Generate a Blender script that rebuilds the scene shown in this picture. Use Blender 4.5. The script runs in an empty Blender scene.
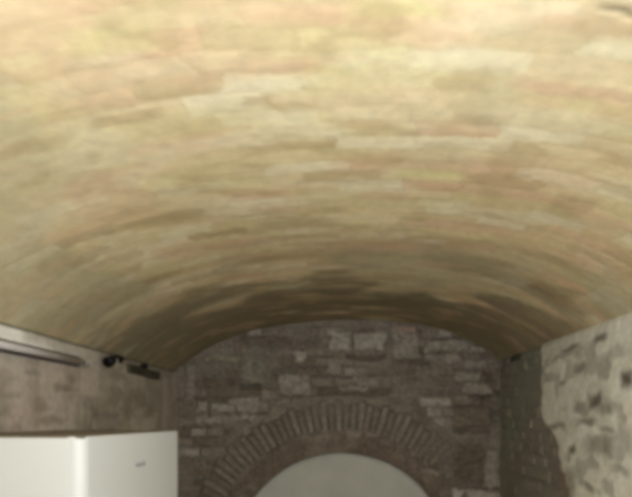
import bpy, bmesh, math, random
import numpy as np
random.seed(7)
rng = np.random.default_rng(11)
scn = bpy.context.scene
COL = scn.collection

# ------------------------------------------------------------------ measures
EYE = 1.68            # eye height above the floor
F = 480.0             # focal length in pixels of the 632 px wide frame
VX, VY = 340.0, 418.0 # vanishing point of the vault's axis
D = 5.0               # distance of the end wall
S = D / F             # metres per pixel on the end wall
XL, XR = -1.72, 1.67  # side walls
YF = -3.0             # wall behind the camera
ZL, ZR, ZC = EYE + 0.485, EYE + 0.600, EYE + 1.015   # springing left, right, crown

def srgb(r, g, b):
    f = lambda c: (c/255/12.92) if c/255 <= 0.04045 else ((c/255+0.055)/1.055)**2.4
    return np.array([f(r), f(g), f(b)])

# ------------------------------------------------------------------ noise
def vnoise(x, y, seed):
    xi = np.floor(x).astype(np.int64); yi = np.floor(y).astype(np.int64)
    fx = x - xi; fy = y - yi
    fx = fx*fx*(3-2*fx); fy = fy*fy*(3-2*fy)
    def h(a, b):
        n = (a*374761393 + b*668265263 + seed*974634541) & 0xffffffff
        n = ((n ^ (n >> 13))*1274126177) & 0xffffffff
        n = n ^ (n >> 16)
        return (n & 0xffff)/65535.0
    return ((h(xi, yi)*(1-fx)+h(xi+1, yi)*fx)*(1-fy) + (h(xi, yi+1)*(1-fx)+h(xi+1, yi+1)*fx)*fy)

def fbm(x, y, seed, oct=4):
    t = 0; a = 0.5; n = 0
    for k in range(oct):
        t = t + a*vnoise(x*2**k, y*2**k, seed+k*17); n += a; a *= 0.5
    return t/n

def smooth(a, b, x):
    t = np.clip((x-a)/(b-a), 0, 1); return t*t*(3-2*t)

def mix(a, b, t):
    return a*(1-t[..., None]) + b*t[..., None]

def hashf(i, j, seed):
    n = (i.astype(np.int64)*73856093 + j.astype(np.int64)*19349663 + seed*83492791) & 0xffffffff
    n = ((n ^ (n >> 13))*1274126177) & 0xffffffff
    n = n ^ (n >> 16)
    return (n & 0xffff)/65535.0

# ------------------------------------------------------------------ mesh helpers
def link(o, parent=None):
    COL.objects.link(o)
    if parent: o.parent = parent
    return o

def grid_mesh(name, P, C, mat, keep=None, parent=None):
    """P (n,m,3) points, C (n,m,3) albedo tint; normals follow dP/dn x dP/dm"""
    n, m = P.shape[:2]
    idx = np.arange(n*m).reshape(n, m)
    q = np.stack([idx[:-1, :-1], idx[1:, :-1], idx[1:, 1:], idx[:-1, 1:]], -1).reshape(-1, 4)
    if keep is not None:
        kf = keep[:-1, :-1] & keep[1:, :-1] & keep[1:, 1:] & keep[:-1, 1:]
        q = q[kf.reshape(-1)]
    used = np.unique(q)
    remap = -np.ones(n*m, int); remap[used] = np.arange(len(used))
    me = bpy.data.meshes.new(name)
    me.from_pydata(P.reshape(-1, 3)[used].tolist(), [], remap[q].tolist())
    ca = me.color_attributes.new('tint', 'FLOAT_COLOR', 'POINT')
    c4 = np.ones((len(used), 4), np.float32); c4[:, :3] = np.clip(C.reshape(-1, 3)[used], 0, 0.9)
    ca.data.foreach_set('color', c4.ravel())
    me.polygons.foreach_set('use_smooth', [True]*len(me.polygons))
    me.materials.append(mat)
    return link(bpy.data.objects.new(name, me), parent)

def bm_obj(name, bm, mat, parent=None, smooth_=False):
    me = bpy.data.meshes.new(name)
    bmesh.ops.recalc_face_normals(bm, faces=bm.faces[:])
    if smooth_:
        for f in bm.faces: f.smooth = True
    bm.to_mesh(me); bm.free()
    me.materials.append(mat)
    return link(bpy.data.objects.new(name, me), parent)

def box_bm(x0, x1, y0, y1, z0, z1, bev=0.0, seg=3, only=None, bm=None):
    b = bm or bmesh.new()
    t = bmesh.new()
    bmesh.ops.create_cube(t, size=1)
    for v in t.verts:
        v.co = ((x0+x1)/2+v.co.x*(x1-x0), (y0+y1)/2+v.co.y*(y1-y0), (z0+z1)/2+v.co.z*(z1-z0))
    if bev:
        ed = [e for e in t.edges if only is None or only(e)]
        bmesh.ops.bevel(t, geom=ed, offset=bev, segments=seg, affect='EDGES', profile=0.5)
    me = bpy.data.meshes.new('tmp'); t.to_mesh(me); t.free(); b.from_mesh(me); bpy.data.meshes.remove(me)
    return b

def tube_bm(pts, rad, n=16, bm=None, cap=True):
    """tube along points; rad a number or one per point"""
    from mathutils import Vector
    b = bm or bmesh.new()
    pts = [Vector(p) for p in pts]
    r = rad if hasattr(rad, '__len__') else [rad]*len(pts)
    rings = []
    up = None
    for i, p in enumerate(pts):
        d = (pts[min(i+1, len(pts)-1)] - pts[max(i-1, 0)]).normalized()
        if up is None:
            up = Vector((0, 0, 1)) if abs(d.z) < 0.9 else Vector((1, 0, 0))
        a = d.cross(up).normalized(); c = a.cross(d).normalized(); up = c
        rings.append([b.verts.new(p + (a*math.cos(2*math.pi*k/n) + c*math.sin(2*math.pi*k/n))*r[i]) for k in range(n)])
    for i in range(len(rings)-1):
        for k in range(n):
            b.faces.new((rings[i][k], rings[i][(k+1) % n], rings[i+1][(k+1) % n], rings[i+1][k]))
    if cap:
        b.faces.new(rings[0][::-1]); b.faces.new(rings[-1])
    return b

def empty(name, loc, rz=0.0):
    o = bpy.data.objects.new(name, None); o.location = loc; o.rotation_euler = (0, 0, rz)
    o.empty_display_size = 0.1
    return link(o)

def tag(o, label, cat, group=None):
    o['label'] = label; o['category'] = cat
    if group: o['group'] = group

def struct(o, label=None):
    o['kind'] = 'structure'
    if label: o['label'] = label

# ------------------------------------------------------------------ materials
def masonry(name, rough=0.9, bump=0.25, scale=28.0, var=0.22, gain=1.0):
    m = bpy.data.materials.new(name); m.use_nodes = True
    nt = m.node_tree; N = nt.nodes; L = nt.links
    b = N['Principled BSDF']; b.inputs['Roughness'].default_value = rough
    b.inputs['Specular IOR Level'].default_value = 0.2
    at = N.new('ShaderNodeAttribute'); at.attribute_name = 'tint'
    tc = N.new('ShaderNodeTexCoord')
    n1 = N.new('ShaderNodeTexNoise'); n1.inputs['Scale'].default_value = scale; n1.inputs['Detail'].default_value = 5
    L.new(tc.outputs['Object'], n1.inputs['Vector'])
    mr = N.new('ShaderNodeMapRange'); mr.inputs['From Min'].default_value = 0.3; mr.inputs['From Max'].default_value = 0.7
    mr.inputs['To Min'].default_value = gain*(1-var); mr.inputs['To Max'].default_value = gain*(1+var)
    L.new(n1.outputs['Fac'], mr.inputs['Value'])
    mx = N.new('ShaderNodeVectorMath'); mx.operation = 'SCALE'
    L.new(at.outputs['Color'], mx.inputs[0]); L.new(mr.outputs['Result'], mx.inputs['Scale'])
    L.new(mx.outputs['Vector'], b.inputs['Base Color'])
    n2 = N.new('ShaderNodeTexNoise'); n2.inputs['Scale'].default_value = scale*1.7; n2.inputs['Detail'].default_value = 6
    L.new(tc.outputs['Object'], n2.inputs['Vector'])
    bp = N.new('ShaderNodeBump'); bp.inputs['Strength'].default_value = bump; bp.inputs['Distance'].default_value = 0.01
    L.new(n2.outputs['Fac'], bp.inputs['Height']); L.new(bp.outputs['Normal'], b.inputs['Normal'])
    return m

def plain(name, col, rough=0.5, metal=0.0, var=0.08, scale=9.0, bump=0.0, stretch=(1, 1, 1), spec=0.5):
    m = bpy.data.materials.new(name); m.use_nodes = True
    nt = m.node_tree; N = nt.nodes; L = nt.links
    b = N['Principled BSDF']; b.inputs['Roughness'].default_value = rough; b.inputs['Metallic'].default_value = metal
    b.inputs['Specular IOR Level'].default_value = spec
    tc = N.new('ShaderNodeTexCoord'); mp = N.new('ShaderNodeMapping'); mp.inputs['Scale'].default_value = stretch
    L.new(tc.outputs['Object'], mp.inputs['Vector'])
    n1 = N.new('ShaderNodeTexNoise'); n1.inputs['Scale'].default_value = scale; n1.inputs['Detail'].default_value = 4
    L.new(mp.outputs['Vector'], n1.inputs['Vector'])
    cr = N.new('ShaderNodeValToRGB')
    cr.color_ramp.elements[0].position = 0.3; cr.color_ramp.elements[1].position = 0.7
    cr.color_ramp.elements[0].color = tuple(c*(1-var) for c in col)+(1,)
    cr.color_ramp.elements[1].color = tuple(min(1, c*(1+var)) for c in col)+(1,)
    L.new(n1.outputs['Fac'], cr.inputs['Fac']); L.new(cr.outputs['Color'], b.inputs['Base Color'])
    if bump:
        bp = N.new('ShaderNodeBump'); bp.inputs['Strength'].default_value = bump; bp.inputs['Distance'].default_value = 0.004
        L.new(n1.outputs['Fac'], bp.inputs['Height']); L.new(bp.outputs['Normal'], b.inputs['Normal'])
    return m

M_vault = masonry('limewashed_brick', bump=0.14, scale=20, var=0.08)
M_rubble = masonry('rubble_stone', bump=0.5, scale=30, var=0.28)
M_plaster = masonry('old_plaster', bump=0.35, scale=24, var=0.12)
M_infill = masonry('smooth_render', bump=0.08, scale=7, var=0.04)
M_floor = masonry('flagstone', bump=0.3, scale=14, var=0.2)
M_white = plain('white_enamel', (0.53, 0.53, 0.515), rough=0.5, var=0.015, scale=3)
M_gasket = plain('grey_gasket', (0.30, 0.30, 0.29), rough=0.7)
M_top = plain('dusty_brown_top', (0.155, 0.130, 0.098), rough=0.85, var=0.3, scale=14, spec=0.1)
M_badge = plain('grey_badge_ink', (0.16, 0.16, 0.165), rough=0.4)
M_black = plain('black_plastic', (0.008, 0.008, 0.008), rough=0.55, spec=0.2)
M_dkmetal = plain('dark_grey_metal', (0.075, 0.062, 0.058), rough=0.6, spec=0.3)
M_tube = plain('unlit_tube_glass', (0.66, 0.61, 0.60), rough=0.3, var=0.03)
M_cap = plain('pale_end_cap', (0.42, 0.40, 0.37), rough=0.5)
M_wood = plain('dark_wood', (0.085, 0.072, 0.050), rough=0.8, var=0.35, scale=6, bump=0.3, stretch=(6, 0.6, 6), spec=0.15)

# ------------------------------------------------------------------ vault (ceiling)
# flat-crowned profile: x -> height, with its arc length
XM = 0.5*(XL+XR)
def vault_z(x):
    t = (np.asarray(x, float)-XM)/(0.5*(XR-XL))
    base = 0.5*(ZL+ZR) + 0.5*(ZR-ZL)*t
    return base + (ZC-0.5*(ZL+ZR))*(1-(0.52*t**2+0.48*t**4))
PX = np.linspace(XL, XR, 4001); PZ = vault_z(PX)
PS = np.concatenate([[0], np.cumsum(np.hypot(np.diff(PX), np.diff(PZ)))]); ARC = PS[-1]

def make_vault():
    na = 330
    ys = np.concatenate([np.arange(YF, 0.6, 0.05), np.arange(0.6, D+0.0001, 0.0115)])
    ys[-1] = D + 0.02
    ss = np.linspace(0.002, ARC-0.002, na)
    s, Y = np.meshgrid(ss, ys, indexing='ij')         # s: arc length from the left springing
    X0 = np.interp(s, PS, PX); Z0 = vault_z(X0)
    NX = -(vault_z(X0+0.001)-vault_z(X0-0.001))/0.002; NL = np.sqrt(1+NX*NX); NX = -NX/NL; NZ = -1/NL  # inward
    yy = Y + 0.050*(fbm(s*1.1, Y*1.1, 3)-0.5) + 0.045*(fbm(s*4, Y*5, 5)-0.5) + 0.02*(fbm(s*16, Y*16, 6)-0.5)
    TH = 0.082
    row = np.floor(yy/TH); fv = yy/TH-row
    ln = 0.25 + 0.13*hashf(row, row*0+3, 2)
    off = hashf(row, row*0+9, 4)
    sx = (s + 0.10*(fbm(s*5, Y*8, 8)-0.5))/ln + off*7
    ci = np.floor(sx); fu = sx-ci
    # some bricks merge with the next under the wash
    r1 = hashf(row, ci, 21); r2 = hashf(row, ci, 22); r3 = hashf(row, ci, 23)
    ed = np.minimum(np.minimum(fv, 1-fv)*TH, np.minimum(fu, 1-fu)*ln)
    joint = 1-smooth(0.002, 0.011, ed)
    wash = smooth(0.38, 0.62, fbm(s*1.3+3, Y*2.2, 31))   # thick limewash hides joints
    joint = joint*(1-0.65*wash)
    cream = np.array([0.775, 0.645, 0.410]); sand = np.array([0.705, 0.570, 0.335])
    pink = np.array([0.71, 0.490, 0.315]); olive = np.array([0.660, 0.610, 0.290]); tan = np.array([0.465, 0.345, 0.185])
    pale = np.array([0.84, 0.755, 0.530])
    C = np.empty(s.shape+(3,)); C[:] = cream
    C = mix(C, sand, np.clip(r1*1.1, 0, 1)*0.75)
    C = mix(C, pink, (r2 > 0.82)*(0.40+0.5*r3)*(1-0.3*wash))
    C = mix(C, tan, ((r2 > 0.70) & (r2 <= 0.79))*(0.30+0.5*r3)*(1-0.3*wash))
    C = mix(C, pale, (r2 < 0.20)*0.8)
    C = mix(C, olive, ((r2 > 0.60) & (r2 <= 0.70))*0.35)
    C = mix(C, cream*1.02, wash*0.25)
    # streaks of wear running with the courses
    st = fbm(s*2.2, Y*13, 41, 4)
    C = mix(C, tan, smooth(0.55, 0.74, st)*0.32)
    st2 = fbm(s*1.6+9, Y*9+4, 47, 4)
    C = mix(C, pink, smooth(0.57, 0.74, st2)*0.35)
    C = mix(C, olive, smooth(0.48, 0.66, fbm(s*2.2+2, Y*7+1, 53, 4))*0.28)
    C = mix(C, pale, smooth(0.54, 0.72, fbm(s*2.0+2, Y*7+1, 59, 4))*0.45)
    C = mix(C, tan, joint*0.20)
    tn = np.abs((X0-XM)/(0.5*(XR-XL)))
    # marks of bare brick and stain found on the vault: (px, py) of a survey, half sizes, colour, strength
    spots = [(576, 92, 62, 7, 'p', .75), (416, 36, 50, 7, 'p', .45), (300, 62, 20, 8, 'p', .5), (252, 101, 18, 5, 't', .6), (130, 118, 44, 5, 't', .6), (481, 119, 24, 5, 't', .65),
             (616, 160, 16, 6, 't', .6), (400, 10, 50, 8, 'o', .6), (95, 187, 30, 11, 'p', .5), (260, 195, 32, 5, 'p', .7), (170, 220, 36, 6, 't', .55), (62, 264, 22, 7, 't', .6), (205, 250, 42, 7, 'p', .4),
             (431, 175, 34, 5, 'o', .6), (571, 205, 22, 10, 't', .55), (466, 229, 20, 4, 'p', .6), (551, 290, 22, 6, 'd', .6), (381, 245, 46, 8, 'p', .45), (350, 297, 90, 9, 'd', .6), (110, 40, 50, 14, 'o', .45),
             (20, 148, 10, 5, 't', .6), (40, 180, 8, 4, 't', .5), (60, 60, 22, 14, 'p', .28), (470, 55, 30, 9, 'y', .5), (270, 85, 60, 5, 'y', .5), (520, 240, 30, 8, 'p', .35), (300, 225, 40, 5, 't', .4), (440, 260, 40, 5, 't', .45)]
    yy_ = np.linspace(0.7, 5.2, 3000)
    for k, (px, py, hw, hh, cc, st_) in enumerate(spots):
        i_ = np.argmin(np.abs(EYE+(VY-py)*yy_/F - vault_z(np.clip((px-VX)*yy_/F, XL, XR))))
        y0 = yy_[i_]; x0 = (px-VX)*y0/F; s0 = np.interp(x0, PX, PS)
        z0 = vault_z(x0)-EYE
        ls = hw*y0/F; ly = hh*y0*y0/(F*z0)
        d = np.maximum(np.abs(s-s0 + 0.10*(fbm(s*7, Y*12, 900+k)-0.5))/ls, np.abs(Y-y0 + 1.3*ly*(fbm(s*6, Y*9, 940+k)-0.5))/ly)
        m_ = st_*(1-smooth(0.55, 1.25, d))*(0.6+0.6*fbm(s*12, Y*20, 980+k))
        C = mix(C, {'p': pink*0.95, 't': tan, 'o': olive, 'd': tan*0.55, 'y': pale}[cc], np.clip(m_, 0, 1))
    # grey-olive bloom; its left side is painted darker to imitate weaker light
    C = mix(C, np.array([0.52, 0.475, 0.315]), 0.55*smooth(0.40, 0.60, fbm(s*1.3, Y*1.3, 64, 4)+0.20*smooth(0.9, 0.1, s)-0.02))
    # irregular damp, plus painted shade deepening towards the end wall and haunches
    damp_shade = smooth(0.42, 0.68, fbm(s*2.2, Y*4.5, 61, 5) + 0.26*smooth(2.9, 4.7, Y) + 0.20*smooth(0.5, 0.95, tn)*smooth(2.1, 3.3, Y))
    C = mix(C, np.array([0.190, 0.155, 0.100]), damp_shade*0.80*smooth(2.2, 3.9, Y))
    bl = fbm(s*3.6+1, Y*9+7, 66, 4)
    C = mix(C, tan, smooth(0.57, 0.70, bl)*0.42)
    bl2 = fbm(s*3.2+5, Y*10+2, 67, 4)
    C = mix(C, pink, smooth(0.58, 0.72, bl2)*0.38)
    # a crack towards the near right
    cd = np.abs(Y - (1.165 + 0.06*(X0-0.70) + 0.02*(fbm(s*9, s*0+2, 71)-0.5)))
    ck = (1-smooth(0.003, 0.010, cd))*smooth(0.60, 0.66, X0)
    C = mix(C, np.array([0.16, 0.13, 0.08]), ck*0.75)
    H = 0.014*(fbm(s*2.2, Y*2.2, 77)-0.5) + 0.0012*(r3-0.5)*(1-joint) - 0.0008*joint + 0.0025*(fbm(s*11, Y*14, 78)-0.5) - 0.006*ck
    H = H*smooth(0, 0.05, np.minimum(s, ARC-s))       # clean edges at the springing
    C = C*np.array([1.02, 1.0, 0.97])
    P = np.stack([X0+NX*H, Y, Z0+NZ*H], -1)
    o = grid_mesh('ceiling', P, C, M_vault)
    struct(o, 'shallow limewashed brick barrel vault')
make_vault()

# ------------------------------------------------------------------ masonry pattern for rubble faces
def rubble(a, z, seed, th=0.105, lmin=0.16, lmax=0.42):
    """coursed rubble: returns edge distance and three random numbers per stone"""
    zz = z + 0.05*(fbm(a*1.4, z*1.4, seed)-0.5) + 0.022*(fbm(a*6, z*6, seed+1)-0.5)
    row = np.floor(zz/th); fv = zz/th-row
    ln = lmin+(lmax-lmin)*hashf(row, row*0+1, seed)
    sx = (a + 0.05*(fbm(a*5, z*5, seed+2)-0.5))/ln + 9*hashf(row, row*0+2, seed)
    ci = np.floor(sx); fu = sx-ci
    ed = np.minimum(np.minimum(fv, 1-fv)*th, np.minimum(fu, 1-fu)*ln)
    return ed, hashf(row, ci, seed+5), hashf(row, ci, seed+6), hashf(row, ci, seed+7)

MORTAR = np.array([0.220, 0.187, 0.150]); DARK = np.array([0.105, 0.086, 0.066])
STONE = np.array([0.250, 0.208, 0.165]); PALE = np.array([0.44, 0.395, 0.335])
BROWN = np.array([0.165, 0.127, 0.095]); GREEN = np.array([0.215, 0.210, 0.155])

def rubble_col(a, z, seed, contrast=1.0):
    ed, r1, r2, r3 = rubble(a, z, seed)
    st = smooth(0.004, 0.022, ed)
    C = np.empty(a.shape+(3,)); C[:] = MORTAR
    base = np.empty_like(C); base[:] = STONE
    base = mix(base, BROWN, (r1 > 0.55)*0.8)
    base = mix(base, PALE, (r2 > 0.90)*0.6)
    base = mix(base, DARK, (r2 < 0.22)*0.55)
    C = mix(C, base, st)
    gap = (1-smooth(0.0, 0.012, ed))*smooth(0.45, 0.62, fbm(a*4, z*4, seed+9))
    C = mix(C, DARK*0.9, gap*0.65)
    sm = smooth(0.52, 0.66, fbm(a*2.2, z*2.6, seed+10, 4))      # smears of mortar over the stones
    C = mix(C, MORTAR*1.05, sm*0.75)
    H = (0.016*st*(0.4+r3)*(1-0.7*sm) - 0.014*gap + 0.010*(fbm(a*9, z*9, seed+11)-0.5))*contrast
    return C, H, gap

# ------------------------------------------------------------------ end wall
AX, AZ = 2*S, EYE-(562-418)*S           # centre of the blind arch
R0, R1, R2 = 109*S, 133*S, 166*S
def make_back():
    st = 0.0085
    xs = np.arange(XL, XR+st, st); xs[-1] = XR
    zs = np.arange(0, ZC+0.05, st)
    X, Z = np.meshgrid(xs, zs, indexing='ij')
    C, H, gap = rubble_col(X, Z, 201)
    u = VX+X/S; v = VY-(Z-EYE)/S          # the wall's own survey grid (1 unit = 10.4 mm)
    wob = lambda k: 7.0*(fbm(u/7, v/7, k)-0.5)
    def stone(x0, y0, x1, y1, col, h=0.02, k=0, skew=0.0):
        nonlocal C, H
        uu = u+wob(300+k); vv = v+wob(320+k) - skew*(u-x0)
        e = np.minimum(np.minimum(uu-x0, x1-uu), np.minimum(vv-y0, y1-vv))
        t = smooth(-1.2, 2.4, e)
        dk = smooth(-3.2, -0.5, e)*(1-t)
        C = mix(C, DARK*0.9, dk*0.30)
        C = mix(C, col*(0.60+0.7*fbm(u/5, v/3, 340+k)[..., None]), t*0.9)
        H = H*(1-t) + (h+0.008*(fbm(u/5, v/5, 360+k)-0.5))*t
    P1 = np.array([0.40, 0.36, 0.30]); P2 = np.array([0.33, 0.29, 0.235]); P3 = np.array([0.315, 0.275, 0.228])
    spec = [(329, 332, 352, 351, P1), (353, 333, 386, 350, P1), (391, 325, 415, 333, np.array([.36, .26, .205])), (392, 334, 420, 358, P3),
            (424, 340, 472, 352, P2), (470, 346, 485, 352, P1), (327, 360, 340, 374, P2), (293, 350, 306, 363, P1),
            (279, 374, 311, 396, P3), (339, 386, 368, 391, P2), (240, 354, 265, 384, np.array([.25, .225, .175])),
            (205, 355, 240, 361, np.array([.34, .31, .22])), (234, 342, 248, 352, np.array([.27, .215, .165])),
            (196, 401, 208, 412, P1), (211, 403, 236, 411, P1), (236, 403, 268, 412, P3), (196, 416, 228, 424, P2), (230, 414, 262, 421, P3),
            (455, 372, 480, 381, P2), (462, 384, 491, 394, P2), (458, 360, 486, 369, P3), (425, 354, 462, 362, P3),
            (452, 408, 490, 428, BROWN*1.15), (484, 448, 500, 487, P3), (455, 445, 482, 482, BROWN*0.9),
            (186, 366, 195, 400, P3*0.9), (345, 376, 400, 384, STONE*1.05), (430, 366, 452, 376, STONE), (300, 398, 325, 404, STONE),
            (455, 396, 480, 405, STONE), (262, 388, 280, 400, STONE), (205, 380, 238, 398, BROWN)]
    for k, (x0, y0, x1, y1, col) in enumerate(spec):
        stone(x0, y0, x1, y1, col, 0.014+0.014*random.random(), k)
    # dark gaps
    for (x0, y0, x1, y1, k) in [(240, 384, 262, 391, 1), (345, 354, 385, 361, 2), (468, 395, 492, 400, 3), (455, 429, 490, 434, 4), (484, 372, 494, 382, 5)]:
        uu = u+wob(400+k); vv = v+wob(410+k)
        e = np.minimum(np.minimum(uu-x0, x1-uu), np.minimum(vv-y0, y1-vv)); t = smooth(-1, 2, e)
        C = mix(C, DARK*0.7, t*0.6); H = H - 0.015*t
    # ring of brick voussoirs set on edge
    rr = np.hypot(X-AX, Z-AZ); th = np.arctan2(Z-AZ, X-AX)
    n = 62
    tt = th/math.pi*n + 0.25*(fbm(th*9, rr*2, 500)-0.5)
    ki = np.floor(tt); ft = tt-ki
    q1 = hashf(ki, ki*0, 510); q2 = hashf(ki, ki*0+1, 511)
    ro = R2 - 0.03 - 0.09*q1*0.8 + 0.02*(fbm(X*20, Z*20, 512)-0.5)
    zone = smooth(R1-0.02, R1, rr)*(1-smooth(R2+0.005, R2+0.03, rr))*(Z > AZ-0.4)
    zone = zone*(1-smooth(452, 455, u+wob(560)*0.4)*smooth(424, 428, v))
    e2 = np.minimum(np.minimum(ft, 1-ft)*(math.pi/n)*rr, ro-rr)
    bk = smooth(0.004, 0.016, e2)*zone
    C = mix(C, DARK*1.2, zone*smooth(0.0, 0.02, ro+0.02-rr))
    bc = np.empty_like(C); bc[:] = np.array([0.245, 0.200, 0.160])
    bc = mix(bc, np.array([0.36, 0.315, 0.26]), (q2 > 0.5)*smooth(-0.1, 0.9, np.cos(th)+0.75)*0.35)
    bc = mix(bc, BROWN, (q1 > 0.6)*0.7)
    bc = mix(bc, MORTAR, smooth(0.40, 0.62, fbm(X*3, Z*3, 520))*0.8)
    C = mix(C, bc, bk)
    vs_ = smooth(0.46, 0.60, fbm(X*2.6+4, Z*2.6, 523, 4))*zone
    C = mix(C, MORTAR*0.92, vs_*0.75)
    H = H*(1-zone) + zone*(-0.006 + 0.024*bk + 0.006*(fbm(X*15, Z*15, 521)-0.5))
    # two pale blocks at the foot of the arch, right
    stone(452, 487, 463, 520, np.array([.47, .43, .37]), 0.035, 90, 0.15)
    stone(466, 489, 502, 520, np.array([.43, .385, .325]), 0.035, 91, 0.14)
    H = H*smooth(0, 0.06, X-XL)*smooth(0, 0.06, XR-X)
    P = np.stack([X, D-H, Z], -1)
    # keep what stands under the vault and outside the opening
    keep = (Z < vault_z(X)+0.06) & ~((rr < R0+0.09) & (Z > AZ-2))
    o = grid_mesh('wall_back', P[:, ::-1][::-1][::-1], C[:, ::-1], M_rubble, keep[:, ::-1])
    struct(o, 'end wall of dark rubble stone with a blind brick arch')
    # inner plain ring with its reveal
    na = 160
    ths = np.linspace(math.pi+0.12, -0.12, na)
    prof = [(R1+0.012, 0.030), (R1+0.008, -0.004), (R1-0.02, -0.012), ((R0+R1)/2, -0.014), (R0+0.03, -0.012), (R0+0.006, -0.006), (R0, 0.004), (R0-0.002, 0.05), (R0-0.003, 0.105), (R0-0.003, 0.16)]
    prof2 = []
    for i in range(len(prof)-1):
        for k in range(5):
            t = k/5; prof2.append((prof[i][0]*(1-t)+prof[i+1][0]*t, prof[i][1]*(1-t)+prof[i+1][1]*t))
    prof2.append(prof[-1]); pr = np.array(prof2)
    T, I = np.meshgrid(ths, np.arange(len(pr)), indexing='ij')
    rad = pr[I, 0]; dep = pr[I, 1]
    nz = fbm(T*8, I*0.35, 600)
    rad2 = rad + 0.012*(fbm(T*6, I*0.0, 601)-0.5)
    dep2 = dep - 0.012*(nz-0.5)
    P = np.stack([AX+np.cos(T)*rad2, D+dep2, AZ+np.sin(T)*rad2], -1)
    C = np.empty(T.shape+(3,)); C[:] = np.array([0.160, 0.122, 0.092])
    C = mix(C, np.array([0.225, 0.182, 0.142]), smooth(0.45, 0.7, fbm(T*5, rad*12, 602)))
    C = mix(C, DARK, smooth(0.6, 0.75, fbm(T*14, rad*8, 603))*0.5)
    grid_mesh('inner_arch', P, C, M_rubble, None, o)
    # plastered infill, slightly uneven
    rs = np.linspace(0.0, R0+0.02, 60); ths = np.linspace(math.pi+0.14, -0.14, 120)
    T, Rr = np.meshgrid(ths, rs, indexing='ij')
    xx = AX+np.cos(T)*Rr; zz = AZ+np.sin(T)*Rr
    P = np.stack([xx, D+0.10+0.008*(fbm(xx*3, zz*3, 620)-0.5), zz], -1)
    C = np.empty(T.shape+(3,)); C[:] = np.array([0.53, 0.515, 0.455])
    C = mix(C, np.array([0.49, 0.475, 0.41]), smooth(0.4, 0.7, fbm(xx*2, zz*2, 621)))
    i = grid_mesh('plaster_infill', P[:, ::-1], C[:, ::-1], M_infill, None, o)
    i['label'] = 'smooth pale grey plaster filling the arch'
make_back()

# ------------------------------------------------------------------ side walls
def make_left():
    ys = np.concatenate([np.arange(YF, 1.6, 0.05), np.arange(1.6, D+0.001, 0.012)]); ys[-1] = D+0.03
    zs = np.concatenate([np.arange(0, 1.4, 0.05), np.arange(1.4, ZL, 0.011), [ZL+0.004]])
    Y, Z = np.meshgrid(ys, zs, indexing='ij')
    C, H, gap = rubble_col(Y, Z, 701, 0.6)
    pl = np.array([0.385, 0.325, 0.262]); pk = np.array([0.41, 0.325, 0.262])
    n = fbm(Y*1.7, Z*2.5, 710, 4)
    skin = smooth(0.30, 0.48, n+0.03)
    pc = np.empty_like(C); pc[:] = pl
    pc = mix(pc, pk, smooth(0.45, 0.65, fbm(Y*2.6, Z*2.6, 711)))
    pc = mix(pc, np.array([0.245, 0.215, 0.150]), smooth(0.48, 0.66, fbm(Y*3.4+5, Z*5, 712, 4))*0.75)
    pc = mix(pc, np.array([0.20, 0.155, 0.11]), smooth(0.58, 0.72, fbm(Y*2.2+1, Z*4+8, 713, 4))*0.7)
    # faint vertical runs of damp
    pc = mix(pc, np.array([0.21, 0.18, 0.125]), smooth(0.52, 0.68, fbm(Y*7, Z*0.8, 714))*0.4)
    C = mix(C, pc, skin*0.92)
    H = H*(1-0.7*skin)+0.010*skin+0.012*(fbm(Y*5, Z*5, 715)-0.5)
    for k, (px, py, hw, hh, st_) in enumerate([(62, 386, 9, 4, .7), (70, 378, 5, 6, .5), (50, 424, 18, 4, .6), (15, 395, 10, 5, .35), (95, 410, 5, 14, .4), (128, 395, 5, 22, .35), (30, 372, 8, 3, .45), (145, 385, 4, 16, .4)]):
        y0 = 1.72*F/(VX-px); z0 = EYE+(VY-py)*y0/F
        d = np.hypot((Y-y0+0.10*(fbm(Y*6, Z*9, 740+k)-0.5))/(y0*hw/(VX-px)), (Z-z0+0.10*(fbm(Y*6, Z*9, 760+k)-0.5))/(hh*y0/F))
        C = mix(C, np.array([0.17, 0.145, 0.10]), st_*(1-smooth(0.4, 1.4, d)))
    # band of paler mortar under the vault
    bz = ZL-0.125+0.03*(fbm(Y*2, Y*0, 716)-0.5)
    band = smooth(-0.012, 0.012, Z-bz)*(1-smooth(2.75, 3.5, Y))
    C = mix(C, np.array([0.70, 0.66, 0.585]), band*(0.35+0.65*smooth(0.35, 0.6, fbm(Y*4, Z*8, 717))))
    jt = smooth(ZL-0.020, ZL-0.008, Z)                # open joint where vault and wall meet
    C = mix(C, np.array([0.12, 0.10, 0.065]), jt*0.85)
    # soft dark stain beyond the timber
    H = H-0.018*jt
    C = C*np.array([1.28, 1.29, 1.33])
    P = np.stack([XL-0.004+H*0.9, Y, Z], -1)
    o = grid_mesh('wall_left', P, C, M_plaster)
    struct(o, 'left side wall of stained brown plaster')
make_left()

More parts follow.
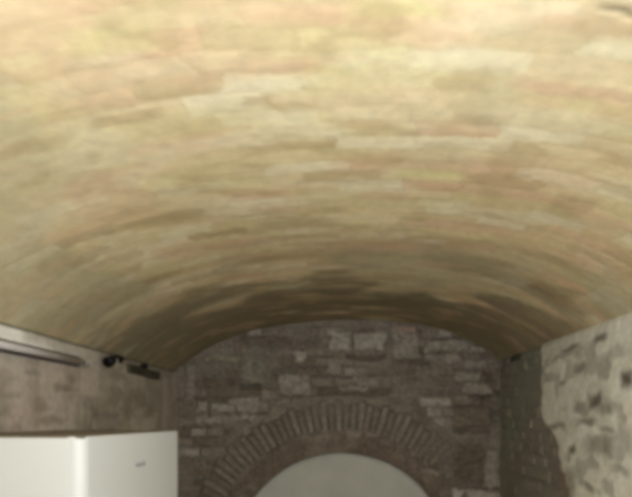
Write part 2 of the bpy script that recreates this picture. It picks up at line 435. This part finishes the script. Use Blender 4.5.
def make_right():
    ys = np.concatenate([np.arange(YF, 2.0, 0.05), np.arange(2.0, D+0.001, 0.010)]); ys[-1] = D+0.03
    zs = np.concatenate([np.arange(0, 1.15, 0.05), np.arange(1.15, ZR, 0.010), [ZR+0.004]])
    Y, Z = np.meshgrid(ys, zs, indexing='ij')
    C, H, gap = rubble_col(Y, Z, 801, 1.0)
    C = mix(C, MORTAR*0.95, 0*Y+0.80)
    C = mix(C, GREEN, smooth(0.36, 0.56, fbm(Y*2, Z*1.6, 802))*0.75); H = H*0.6
    C = mix(C, BROWN, smooth(0.50, 0.62, fbm(Y*3, Z*2.5+3, 803))*0.12)
    dz = EYE-Z
    edge = 3.98 - 0.30*smooth(-0.02, 0.20, dz) - 0.20*smooth(0.2, 0.6, dz) + 0.14*(fbm(Y*0+Z*6, Z*0, 805)-0.5)
    pl = 1-smooth(-0.02, 0.02, Y-edge)
    # places where the whitewash has worn off the stones behind, as (y, z above eye, half length, half height, angle, strength)
    fu = lambda x, y: (1.65*F/(x-VX), (VY-y)*1.65/(x-VX))
    worn = 0*Y
    for k, (px, py, hw, hh, sk, sg) in enumerate([(597, 340, 7, 4, 0, .9), (570, 349, 11, 3, .3, .85), (560, 357, 10, 2.5, .2, .6), (577, 366, 10, 6, .4, .75), (561, 381, 5, 2.5, 0, .75), (548, 378, 6, 3, .2, .5),
                                       (625, 378, 7, 10, 0, 1.0), (593, 402, 8, 9, 0, .95), (580, 408, 9, 8, 0, .7), (604, 407, 9, 7, 0, .7), (585, 422, 10, 4, 0, .75), (555, 427, 9, 3.5, 0, .8), (606, 428, 10, 3.5, 0, .6),
                                       (570, 451, 4, 5, 0, .9), (598, 445, 17, 11, 0, .75), (588, 488, 6, 4, 0, .7), (613, 353, 13, 6, .3, .35), (618, 470, 10, 5, 0, .5), (570, 480, 5, 14, 0, .6), (625, 440, 7, 12, 0, .4)]):
        y0, z0 = fu(px, py)
        # sizes on the wall at that distance
        dy = y0*hw/(px-VX); dzz = hh*y0/F
        wy = (Y-y0+0.05*(fbm(Y*7, Z*7, 820+k)-0.5))/dy; wz = (Z-EYE-z0+0.07*(fbm(Y*8, Z*8, 840+k)-0.5) + sk*0.10*(Y-y0))/dzz
        d = np.maximum(np.abs(wy), np.abs(wz))*0.6 + 0.4*np.hypot(wy, wz)
        worn = np.maximum(worn, sg*(1-smooth(0.35, 1.45, d + 0.5*(fbm(Y*14, Z*14, 860+k)-0.5))))
    nw = smooth(0.60, 0.72, fbm(Y*4, Z*6, 815, 4))*0.7 * (1-smooth(2.6, 2.9, Y)) + smooth(0.60, 0.72, fbm(Y*6, Z*8, 816, 4))*0.45
    worn = np.clip(np.maximum(worn, nw), 0, 1)
    ww = np.empty_like(C); ww[:] = np.array([0.63, 0.585, 0.49])
    ww = mix(ww, np.array([0.69, 0.655, 0.57]), smooth(0.4, 0.65, fbm(Y*3, Z*3, 808)))
    ww = mix(ww, np.array([0.50, 0.47, 0.385]), smooth(0.52, 0.68, fbm(Y*4+4, Z*4, 809, 4))*0.7)
    sc = np.empty_like(C); sc[:] = np.array([0.225, 0.20, 0.165])
    sc = mix(sc, np.array([0.14, 0.122, 0.10]), smooth(0.4, 0.65, fbm(Y*12, Z*12, 812)))
    ww = mix(ww, sc, worn)
    C = mix(C, ww, pl)
    # brown broken edge of the whitewash low down
    be = (1-smooth(0.03, 0.15, np.abs(Y-edge-0.02)))*smooth(0.05, 0.25, dz)*smooth(0.42, 0.58, fbm(Y*6, Z*5, 818))
    C = mix(C, np.array([0.215, 0.140, 0.095]), be*0.5)
    H = H*(1-0.8*pl) + 0.022*pl - 0.012*worn*pl + 0.008*(fbm(Y*6, Z*6, 819)-0.5)
    jt = smooth(ZR-0.016, ZR-0.006, Z)
    H = H-0.012*jt
    # dark hole at the springing near the corner
    hd = np.maximum(np.abs(Y-4.62)/0.17, np.abs(Z-(ZR-0.005))/0.05)
    hl = 1-smooth(0.7, 1.1, hd); C = mix(C, DARK*0.6, hl*0.9); H = H-0.03*hl
    C = C*np.array([1.16, 1.18, 1.16])
    P = np.stack([XR+0.004-H, Y, Z], -1)
    o = grid_mesh('wall_right', P[:, ::-1], C[:, ::-1], M_plaster)
    struct(o, 'right side wall of worn whitewash over stone')
make_right()

# ------------------------------------------------------------------ floor and near wall (behind the camera)
def make_floor():
    xs = np.linspace(XL-0.05, XR+0.05, 90); ys = np.linspace(YF, D+0.2, 200)
    X, Y = np.meshgrid(xs, ys, indexing='ij')
    ed, r1, r2, r3 = rubble(X, Y, 901, 0.4, 0.4, 0.7)
    C = np.empty(X.shape+(3,)); C[:] = np.array([0.26, 0.225, 0.18])
    C = mix(C, np.array([0.34, 0.30, 0.25]), r1); C = mix(C, DARK, 1-smooth(0.005, 0.03, ed))
    P = np.stack([X, Y, -0.003*(1-smooth(0.005, 0.03, ed))], -1)
    struct(grid_mesh('floor', P, C, M_floor), 'worn stone floor')
    xs = np.linspace(XL, XR, 80); zs = np.linspace(0, ZC+0.05, 70)
    X, Z = np.meshgrid(xs, zs, indexing='ij')
    C, H, g = rubble_col(X, Z, 951)
    C = mix(C, np.array([0.5, 0.46, 0.38]), smooth(0.35, 0.5, fbm(X*2, Z*2, 960))*0.8)
    P = np.stack([X, YF+H, Z], -1)
    struct(grid_mesh('wall_front', P, C, M_plaster, Z < vault_z(X)+0.06), 'near end wall')
make_floor()

# ------------------------------------------------------------------ refrigerator
FR_YAW = math.radians(5.0)
FW, FD, FH = 0.850, 0.680, 1.6107
def make_fridge():
    # local x: from door (0) back to the wall (-FD); local y: along the door from the near corner
    a = math.pi/2 - math.atan2(math.cos(FR_YAW), math.sin(FR_YAW))
    root = empty('refrigerator', (-0.9385, 1.75, 0.0), -FR_YAW)
    tag(root, 'white refrigerator with a small grey badge, standing against the left wall', 'refrigerator')
    vert = lambda e: abs(e.verts[0].co.z-e.verts[1].co.z) > 0.1
    dt = 0.055
    bm_obj('body', box_bm(-FD, -dt-0.0015, 0.0, FW, 0.045, FH-0.004, 0.003, 2), M_white, root)
    bm_obj('gasket', box_bm(-dt-0.003, -dt+0.002, 0.003, FW-0.003, 0.06, FH-0.01), M_white, root)
    front = lambda e: vert(e) and e.verts[0].co.x > -0.01
    d = bm_obj('door', box_bm(-dt, 0.0, 0.0, FW, 0.055, FH, 0.042, 10, front), M_white, root)
    for p in d.data.polygons: p.use_smooth = True
    d.data.set_sharp_from_angle(angle=math.radians(35))
    # worktop-like dusty cover on the body
    bm_obj('top_cover', box_bm(-FD, -0.004, 0.002, FW-0.002, FH-0.006, FH+0.002, 0.002, 2), M_top, root)['label'] = 'dusty brown top'
    # badge: a short run of small raised strokes on the door, too small to read
    b = bmesh.new()
    yb = 0.379; zb = FH-0.149
    for (o, w, h, z0) in [(0.0, 0.018, 0.017, 0.0), (0.023, 0.017, 0.017, 0.0), (0.045, 0.018, 0.017, 0.0), (0.069, 0.015, 0.026, 0.0)]:
        t = 0.0042
        box_bm(-0.002, 0.0022, yb+o, yb+o+t, zb+z0, zb+z0+h, 0.0008, 2, bm=b)
        box_bm(-0.002, 0.0022, yb+o+w-t, yb+o+w, zb+z0, zb+z0+min(h, 0.017), 0.0008, 2, bm=b)
        box_bm(-0.002, 0.0022, yb+o+t, yb+o+w-t, zb+z0+0.0065, zb+z0+0.0105, 0.0008, 2, bm=b)
    bm_obj('badge', b, M_badge, d)['label'] = 'small dark grey badge'
    hb = tube_bm([(0.03, FW-0.055, 0.78), (0.034, FW-0.055, 0.90), (0.03, FW-0.055, 1.02)], 0.010)
    box_bm(-0.002, 0.032, FW-0.063, FW-0.047, 0.785, 0.805, bm=hb); box_bm(-0.002, 0.032, FW-0.063, FW-0.047, 0.995, 1.015, bm=hb)
    bm_obj('handle', hb, M_white, d)
    for (x, y) in ((-0.10, 0.05), (-0.10, FW-0.05), (-FD+0.05, 0.05), (-FD+0.05, FW-0.05)):
        bm_obj('foot', tube_bm([(x, y, 0.0), (x, y, 0.02), (x, y, 0.047)], [0.022, 0.018, 0.012]), M_black, root)
make_fridge()

# ------------------------------------------------------------------ unlit strip lamp on the left wall
def make_strip():
    xw = XL+0.006
    zt = EYE+0.360
    y1 = 3.16; y0 = y1-1.26
    root = empty('strip_lamp', (xw, y0, zt))
    tag(root, 'long unlit tube lamp on a dark grey batten, high on the left wall', 'lamp')
    L = y1-y0
    bm_obj('batten', box_bm(-0.004, 0.030, 0.02, L-0.045, -0.028, 0.036, 0.004, 2), M_dkmetal, root)
    bm_obj('tube', tube_bm([(0.052, 0.03, 0.0), (0.052, L*0.5, 0.0), (0.052, L-0.03, 0.0)], 0.0185, 24), M_tube, root, True)
    for y in (0.0, L-0.045):
        b = box_bm(-0.004, 0.056, y, y+0.045, -0.020, 0.020, 0.006, 2)
        tube_bm([(0.052, y+0.002, 0), (0.052, y+0.022, 0), (0.052, y+0.043, 0)], [0.022, 0.024, 0.022], 20, bm=b)
        bm_obj('end_cap', b, M_cap, root)
make_strip()

# ------------------------------------------------------------------ small black spot lamp
def make_spot():
    yb, zb = 3.49, EYE+0.487-0.033
    root = empty('spotlight', (XL+0.008, yb, zb))
    tag(root, 'small round black spotlight on a bent arm beyond the tube lamp', 'spotlight')
    bm_obj('wall_plate', tube_bm([(-0.012, 0.25, -0.005), (0.006, 0.25, -0.005), (0.012, 0.25, -0.005)], [0.026, 0.026, 0.018], 20), M_black, root)
    bm_obj('arm', tube_bm([(0.008, 0.25, -0.005), (0.040, 0.22, 0.004), (0.056, 0.14, 0.008), (0.062, 0.06, 0.003), (0.066, 0.01, -0.01), (0.066, -0.03, -0.03)], 0.011, 12), M_black, root, True)
    h = tube_bm([(0.066, 0.0, -0.026), (0.066, -0.014, -0.031), (0.066, -0.03, -0.037), (0.066, -0.055, -0.046), (0.067, -0.085, -0.056), (0.068, -0.095, -0.059), (0.067, -0.088, -0.057)],
                [0.010, 0.026, 0.034, 0.037, 0.039, 0.035, 0.030], 24)
    bm_obj('lamp_head', h, M_black, root, True)
make_spot()

# ------------------------------------------------------------------ dark timber fixed to the left wall near the corner
def make_timber():
    root = empty('wooden_batten', (XL, 3.86, EYE+0.36))
    tag(root, 'dark wooden batten with a peg, fixed high on the left wall by the corner', 'batten')
    b = box_bm(-0.01, 0.034, 0.0, 0.64, 0.0, 0.075, 0.004, 2)
    bmesh.ops.subdivide_edges(b, edges=[e for e in b.edges if abs(e.verts[0].co.y-e.verts[1].co.y) > 0.3], cuts=14)
    for v in b.verts:
        v.co.z += 0.006*math.sin(v.co.y*7+1)*(0.6+v.co.x*4); v.co.x += 0.003*math.sin(v.co.y*11)
    bm_obj('board', b, M_wood, root)
    bm_obj('peg', tube_bm([(0.0, 0.27, 0.082), (0.03, 0.27, 0.086), (0.055, 0.27, 0.090), (0.062, 0.27, 0.091)], [0.020, 0.021, 0.026, 0.018], 14), M_black, root, True)
make_timber()

# ------------------------------------------------------------------ light
def lamp(name, kind, loc, energy, col, **kw):
    l = bpy.data.lights.new(name, kind); l.energy = energy; l.color = col
    for k, v in kw.items(): setattr(l, k, v)
    o = bpy.data.objects.new(name, l); o.location = loc
    return link(o)
lamp('cellar_bulb', 'POINT', (0.12, -0.15, EYE+0.30), 215, (0.83, 0.905, 0.97), shadow_soft_size=0.12)

w = bpy.data.worlds.new('world'); scn.world = w; w.use_nodes = True
w.node_tree.nodes['Background'].inputs[0].default_value = (0.05, 0.05, 0.05, 1)
w.node_tree.nodes['Background'].inputs[1].default_value = 0.2

# ------------------------------------------------------------------ camera
cam = bpy.data.cameras.new('camera'); co = bpy.data.objects.new('camera', cam); link(co)
co.location = (0, 0, EYE); co.rotation_euler = (math.pi/2, 0, 0)
cam.sensor_width = 36; cam.sensor_fit = 'HORIZONTAL'; cam.lens = F/632*36
cam.shift_x = -(VX-316)/632; cam.shift_y = (VY-248.5)/632
cam.clip_start = 0.02
scn.camera = co
scn.cycles.filter_width = 4.5

vs = scn.view_settings
scn.display_settings.display_device = 'sRGB'
vs.view_transform = 'Standard'; vs.look = 'None'; vs.gamma = 1.0; vs.use_curve_mapping = False
vs.exposure = 0.0
